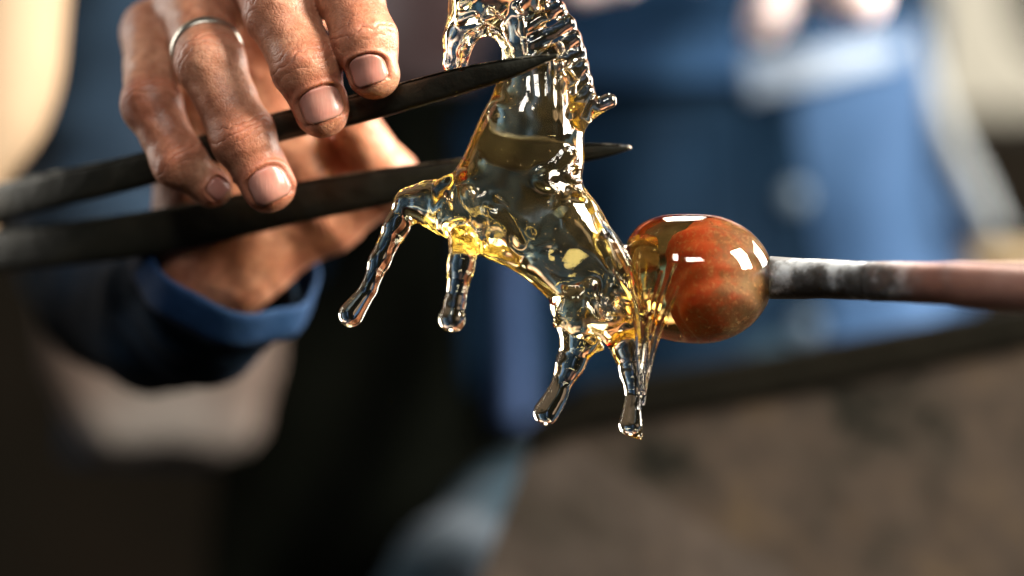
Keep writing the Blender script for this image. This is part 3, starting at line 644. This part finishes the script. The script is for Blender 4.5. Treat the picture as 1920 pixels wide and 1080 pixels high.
    for js in ([(1500, -170, 1930, 80), (1500, -70, 1850, 66), (1446, 20, 1840, 58), (1428, 52, 1850, 50)],
               [(1570, -160, 1900, 90), (1600, -60, 1800, 84), (1602, -8, 1800, 80), (1601, -2, 1810, 76)],
               [(1420, -190, 1940, 80), (1300, -120, 1870, 60), (1160, -50, 1850, 52), (1088, -24, 1850, 46)],
               [(1440, -150, 1960, 76), (1370, -90, 1900, 62), (1330, -95, 1840, 54), (1310, -60, 1840, 46)],
               [(1480, -230, 1950, 70), (1400, -230, 1880, 56), (1320, -200, 1860, 48), (1270, -170, 1860, 42)]):
        g = H.field()
        for a, b_ in zip(js, js[1:]): H.add(g, Cone(pt(*a[:3]), pt(*b_[:3]), a[3], b_[3]), 20, margin=80)
        f2 = smin(f2, g, 18.0)
    Vh, Qh = H.mesh(f2, 2)
    base = np.array([0, 3000, zf]); nV = len(V); z = lambda arr: np.concatenate([arr, np.zeros(len(Vb) + len(Vh))])
    person = mesh_obj('person', np.vstack([V, Vb, Vh]), np.vstack([Q, Qb + nV, Qh + nV + len(Vb)]), M['skin'], origin=base,
                      attrs={'grime': z(grime), 'ruddy': z(ruddy), 'crease_u': z(cu), 'crease_w': z(cw), 'pale': np.concatenate([np.zeros(nV + len(Vb)), np.ones(len(Vh))])})
    tag(person, 'glassworker in blue denim and black apron, ringed right hand squeezing the steel tongs', 'person')
    for VV, FF, tn in nail_parts: fix_normals(mesh_obj('fingernail', VV, FF, M['nail'], person, attrs={'tipness': tn}))
    # ring round the ring finger's proximal phalanx
    a, b_ = pt(*FING['ring'][1][:3]), pt(*FING['ring'][0][:3]); ax = (b_ - a) / np.linalg.norm(b_ - a); c = a + ax * 52
    e1 = np.cross(ax, [0, 0, 1.0]); e1 /= np.linalg.norm(e1); e2 = np.cross(ax, e1); V_ = []; F_ = []; nr, ns = 64, 10; R = 66
    for i in range(nr):
        t = 2 * math.pi * i / nr; rd = e1 * math.cos(t) + e2 * math.sin(t)
        for k in range(ns):
            p = 2 * math.pi * k / ns; V_.append(c + rd * (R + 4.5 * math.cos(p)) + ax * 12 * math.sin(p))
    for i in range(nr):
        for k in range(ns): F_.append((i * ns + k, ((i + 1) % nr) * ns + k, ((i + 1) % nr) * ns + (k + 1) % ns, i * ns + (k + 1) % ns))
    fix_normals(mesh_obj('finger_ring', V_, F_, M['silver'], person))
    # ---- sleeve of the gripping arm
    path = [(425, 515, 420, 150), (385, 565, 560, 165), (300, 575, 800, 185), (225, 530, 1120, 200), (195, 420, 1380, 215), (210, 150, 1600, 235), (260, -300, 2100, 300)]
    C = spline([(*pt(*p[:3]), p[3]) for p in path], 70)
    def fold(i, a): return 1 + 0.035 * math.sin(2 * a + i * 0.5) + 0.03 * math.sin(5 * a - i * 0.9 + 2 * math.sin(i * .3)) + 0.02 * math.sin(i * 1.1 + a)
    V_, F_ = tube(C[2:, :3], list(C[2:, 3]), 48, cap=False, ref=(1, 0, 0), fn=fold); sl = mesh_obj('sleeve', V_, F_, M['sleeve'], person)
    md = sl.modifiers.new('thick', 'SOLIDIFY'); md.thickness = 12 * S; md.offset = -1
    # turned-up cuff: thick open band round the wrist
    cn = np.array([0.34, -0.52, 0.78]); cn /= np.linalg.norm(cn); cc = pt(432, 497, 425); u1 = np.array([1, 0, 0.34]); u1 -= cn * (u1 @ cn); u1 /= np.linalg.norm(u1); u2 = np.cross(cn, u1)
    V_ = []; F_ = []; nr = 144; prof = [(-80, 1), (-62, 6), (-40, 5), (-12, 6), (3, 5), (7, 0), (3, -5), (-12, -6), (-45, -6), (-80, -6)]
    for i in range(nr):
        t = 2 * math.pi * i / nr; rd = u1 * math.cos(t) * 182 + u2 * math.sin(t) * 158; rn = rd / np.linalg.norm(rd)
        wob = 7 * math.sin(3 * t + 1) + 4 * math.sin(7 * t)
        for h_, o_ in prof: V_.append(cc + rd + rn * (o_ + wob + h_ * -0.06) + cn * (h_ + 7 * math.sin(2 * t) + 3 * math.sin(5 * t)))
    k = len(prof)
    for i in range(nr):
        for j in range(k): F_.append((i * k + j, ((i + 1) % nr) * k + j, ((i + 1) % nr) * k + (j + 1) % k, i * k + (j + 1) % k))
    cf = fix_normals(mesh_obj('cuff', V_, F_, M['cuffblue'], person)); cf['label'] = 'royal blue turned-up cuff'
    # ---- jacket body: elliptical tube with folds, flaring to the hem
    def ring_at(py):            # centre px, half width (apparent at w=3000), half depth
        t = (py + 600) / 1500
        return 930 + 30 * t, 700 + 170 * t + 40 * math.sin(t * 5), 620
    K = 1 + 3000 / D
    def torso(px, py, off=0.0):
        cx, hw, hd = ring_at(py); y = 3000.0
        for _ in range(6):
            X = (px - 960) * (1 + y / D); q = np.clip((X - (cx - 960) * K) / (hw * K), -0.999, 0.999); y = 3000 - hd * math.sqrt(1 - q * q) - off
        y += 34 * math.sin(px / 70 + 0.9 * math.sin(py / 130)) + 16 * math.sin(px / 37 + py / 90)
        return np.array([(px - 960) * (1 + y / D), y, (540 - py) * (1 + y / D)])
    V_ = []; F_ = []; na, nh = 120, 60
    for j in range(nh):
        py = -650 + 1500 * j / (nh - 1); cx, hw, hd = ring_at(py)
        for i in range(na):
            a = 2 * math.pi * i / na; fo = 1 + 0.012 * math.sin(9 * a + py / 120) + 0.008 * math.sin(23 * a - py / 70)
            V_.append(((cx - 960) * K + hw * K * math.cos(a) * fo, 3000 - hd * math.sin(a) * fo, (540 - py) * K))
    for j in range(nh - 1):
        for i in range(na): F_.append((j * na + i, j * na + (i + 1) % na, (j + 1) * na + (i + 1) % na, (j + 1) * na + i))
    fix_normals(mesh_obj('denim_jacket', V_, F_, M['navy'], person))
    def panel(name, quad, off, thick, material, nx=20, ny=20, label=None, par=None, bulge=0.0):
        (x0, y0), (x1, y1), (x2, y2), (x3, y3) = quad; V_ = []; F_ = []
        for lay in (0, 1):
            for j in range(ny + 1):
                t = j / ny
                for i in range(nx + 1):
                    s_ = i / nx; px = (x0 * (1 - s_) + x1 * s_) * (1 - t) + (x3 * (1 - s_) + x2 * s_) * t; py = (y0 * (1 - s_) + y1 * s_) * (1 - t) + (y3 * (1 - s_) + y2 * s_) * t
                    V_.append(torso(px, py, off + (thick + bulge * math.sin(math.pi * s_) if lay else 0)))
        n1 = (nx + 1) * (ny + 1); g = lambda i, j, l: l * n1 + j * (nx + 1) + i
        for j in range(ny):
            for i in range(nx): F_.append((g(i, j, 0), g(i + 1, j, 0), g(i + 1, j + 1, 0), g(i, j + 1, 0))); F_.append((g(i, j, 1), g(i, j + 1, 1), g(i + 1, j + 1, 1), g(i + 1, j, 1)))
        for i in range(nx): F_.append((g(i, 0, 0), g(i, 0, 1), g(i + 1, 0, 1), g(i + 1, 0, 0))); F_.append((g(i, ny, 0), g(i + 1, ny, 0), g(i + 1, ny, 1), g(i, ny, 1)))
        for j in range(ny): F_.append((g(0, j, 0), g(0, j + 1, 0), g(0, j + 1, 1), g(0, j, 1))); F_.append((g(nx, j, 0), g(nx, j, 1), g(nx, j + 1, 1), g(nx, j + 1, 0)))
        o = fix_normals(mesh_obj(name, V_, F_, material, par or person))
        if label: o['label'] = label
        return o
    ap = panel('apron', [(470, 120), (1050, 190), (985, 1150), (380, 1150)], 24, 14, M['black'], 30, 40, 'black apron front')
    panel('checked_shirt', [(660, -160), (1010, -160), (980, 150), (700, 170)], 20, 12, M['mauve'])
    pk = panel('chest_pocket', [(850, 225), (1395, 190), (1440, 720), (870, 740)], 26, 22, M['navy'], label='dark navy pocket')
    panel('pocket_flap', [(1000, 60), (1400, 55), (1395, 150), (1010, 162)], 40, 50, M['denim2'], par=pk)
    panel('yoke', [(860, -300), (1400, -300), (1405, 50), (1010, 56)], 16, 14, M['denimdark'])
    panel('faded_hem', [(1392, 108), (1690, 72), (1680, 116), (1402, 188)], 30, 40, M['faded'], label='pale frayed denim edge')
    panel('lit_front_panel', [(1470, 60), (1720, 30), (1850, 700), (1540, 720)], 14, 12, M['denim'], label='mid-blue denim front, lit tone painted in')
    pl = panel('placket', [(1396, 180), (1486, 178), (1560, 620), (1450, 630)], 24, 16, M['navy'])
    c = torso(1490, 370, 62); V_, F_ = ellipsoid(c, (40, 14, 40), 24, 14); fix_normals(mesh_obj('button', V_, F_, M['rivet'], pl))
    c = torso(1510, 615, 62); V_, F_ = ellipsoid(c, (40, 14, 40), 24, 14); fix_normals(mesh_obj('button', V_, F_, M['rivet'], pl))
    panel('lit_apron_fold', [(930, 470), (990, 465), (1000, 790), (925, 800)], 60, 10, M['lavender'], 10, 20, 'apron-edge fold, its light painted in brighter blue', bulge=60)
    # pale side seam / shirt tail along his left flank
    P = spline([(*pt(1690, -120, 2900), 50), (*pt(1712, 60, 2880), 46), (*pt(1760, 230, 2850), 48), (*pt(1822, 360, 2830), 50), (*pt(1862, 440, 2830), 40)], 30)
    V_, F_ = tube(P[:, :3], [(70, p[3]) for p in P], 16); fix_normals(mesh_obj('shirt_tail', V_, F_, M['trim'], person))
    # trousers: seated thighs coming forward, faded on the knee
    for nm, js in (('trouser_leg', [(1060, 930, 2700, 240), (960, 1050, 2150, 235), (860, 1160, 1750, 230), (770, 1360, 1650, 240)]), ('trouser_leg', [(1250, 760, 2950, 420), (1500, 860, 2500, 330), (1700, 1050, 1900, 270), (1720, 1400, 1850, 240)])):
        C = spline([(*pt(*p[:3]), p[3]) for p in js], 40)
        V_, F_ = tube(C[:, :3], list(C[:, 3]), 40, fn=lambda i, a: 1 + 0.03 * math.sin(3 * a + i * .6) + .02 * math.sin(7 * a - i), ref=(1, 0, 0)); fix_normals(mesh_obj(nm, V_, F_, M['worn'], person))
    return person
person = build_person()

# ================================================================== things round about
def thing_prism(name, poly, w0, w1, material, label, cat, bev=8):
    V, F = prism(poly, w0, w1); o = fix_normals(mesh_obj(name, V, F, material, smooth=False)); bevel(o, bev * S); return tag(o, label, cat)
def build_bench():
    r0 = root_empty('workbench', np.array([700, 1500, zf])); tag(r0, 'scorched taupe workbench with a near-black top rail, below the rod at lower right', 'workbench')
    V, F = prism([(1000, 835), (1120, 770), (2300, 560), (2500, 2300), (700, 2300), (905, 1080)], 1150, 1250); bevel(fix_normals(mesh_obj('front_board', V, F, M['board'], r0, smooth=False)), 12 * S)
    V, F = prism([(985, 812), (1100, 728), (1500, 660), (2300, 505), (2320, 570), (1500, 735), (1115, 800), (1010, 850)], 1120, 1420); bevel(fix_normals(mesh_obj('top_rail', V, F, M['nearblack'], r0, smooth=False)), 14 * S)
    V, F = prism([(985, 860), (1075, 835), (1500, 1092), (1500, 1300), (820, 1300), (900, 1085)], 1138, 1149); fix_normals(mesh_obj('lower_plank', V, F, M['board2'], r0, smooth=False))
build_bench()
r0 = root_empty('leaning_post', pt(-112, 900, 1150)); tag(r0, 'pale cream wooden post leaning at the left edge behind the tongs', 'post')
P = spline([(*pt(40, -500, 1150), 155), (*pt(2, 0, 1150), 155), (*pt(-22, 180, 1150), 150), (*pt(-128, 380, 1150), 145), (*pt(-150, 900, 1150), 145)], 30)
V, F = tube(P[:, :3], list(P[:, 3]), 32); fix_normals(mesh_obj('post_shaft', V, F, M['palewood'], r0))
thing_prism('stone_block', [(60, 520), (520, 520), (512, 690), (490, 760), (478, 840), (400, 862), (300, 850), (170, 862), (120, 780), (75, 690)], 2150, 2320, M['taupe'], 'dusty taupe block under the dark sleeve at lower left', 'block', 70)
thing_prism('plaster_pillar', [(1640, -300), (1850, -300), (1905, 60), (1990, 150), (1990, 215), (1640, 215)], 5200, 5900, M['plaster'], 'cream plastered pillar at the upper right corner', 'pillar', 30)
thing_prism('wooden_rail', [(1835, 476), (2200, 462), (2200, 512), (1835, 512)], 3600, 3900, M['tan'], 'tan wooden rail just above the rod at the right edge', 'rail', 16)
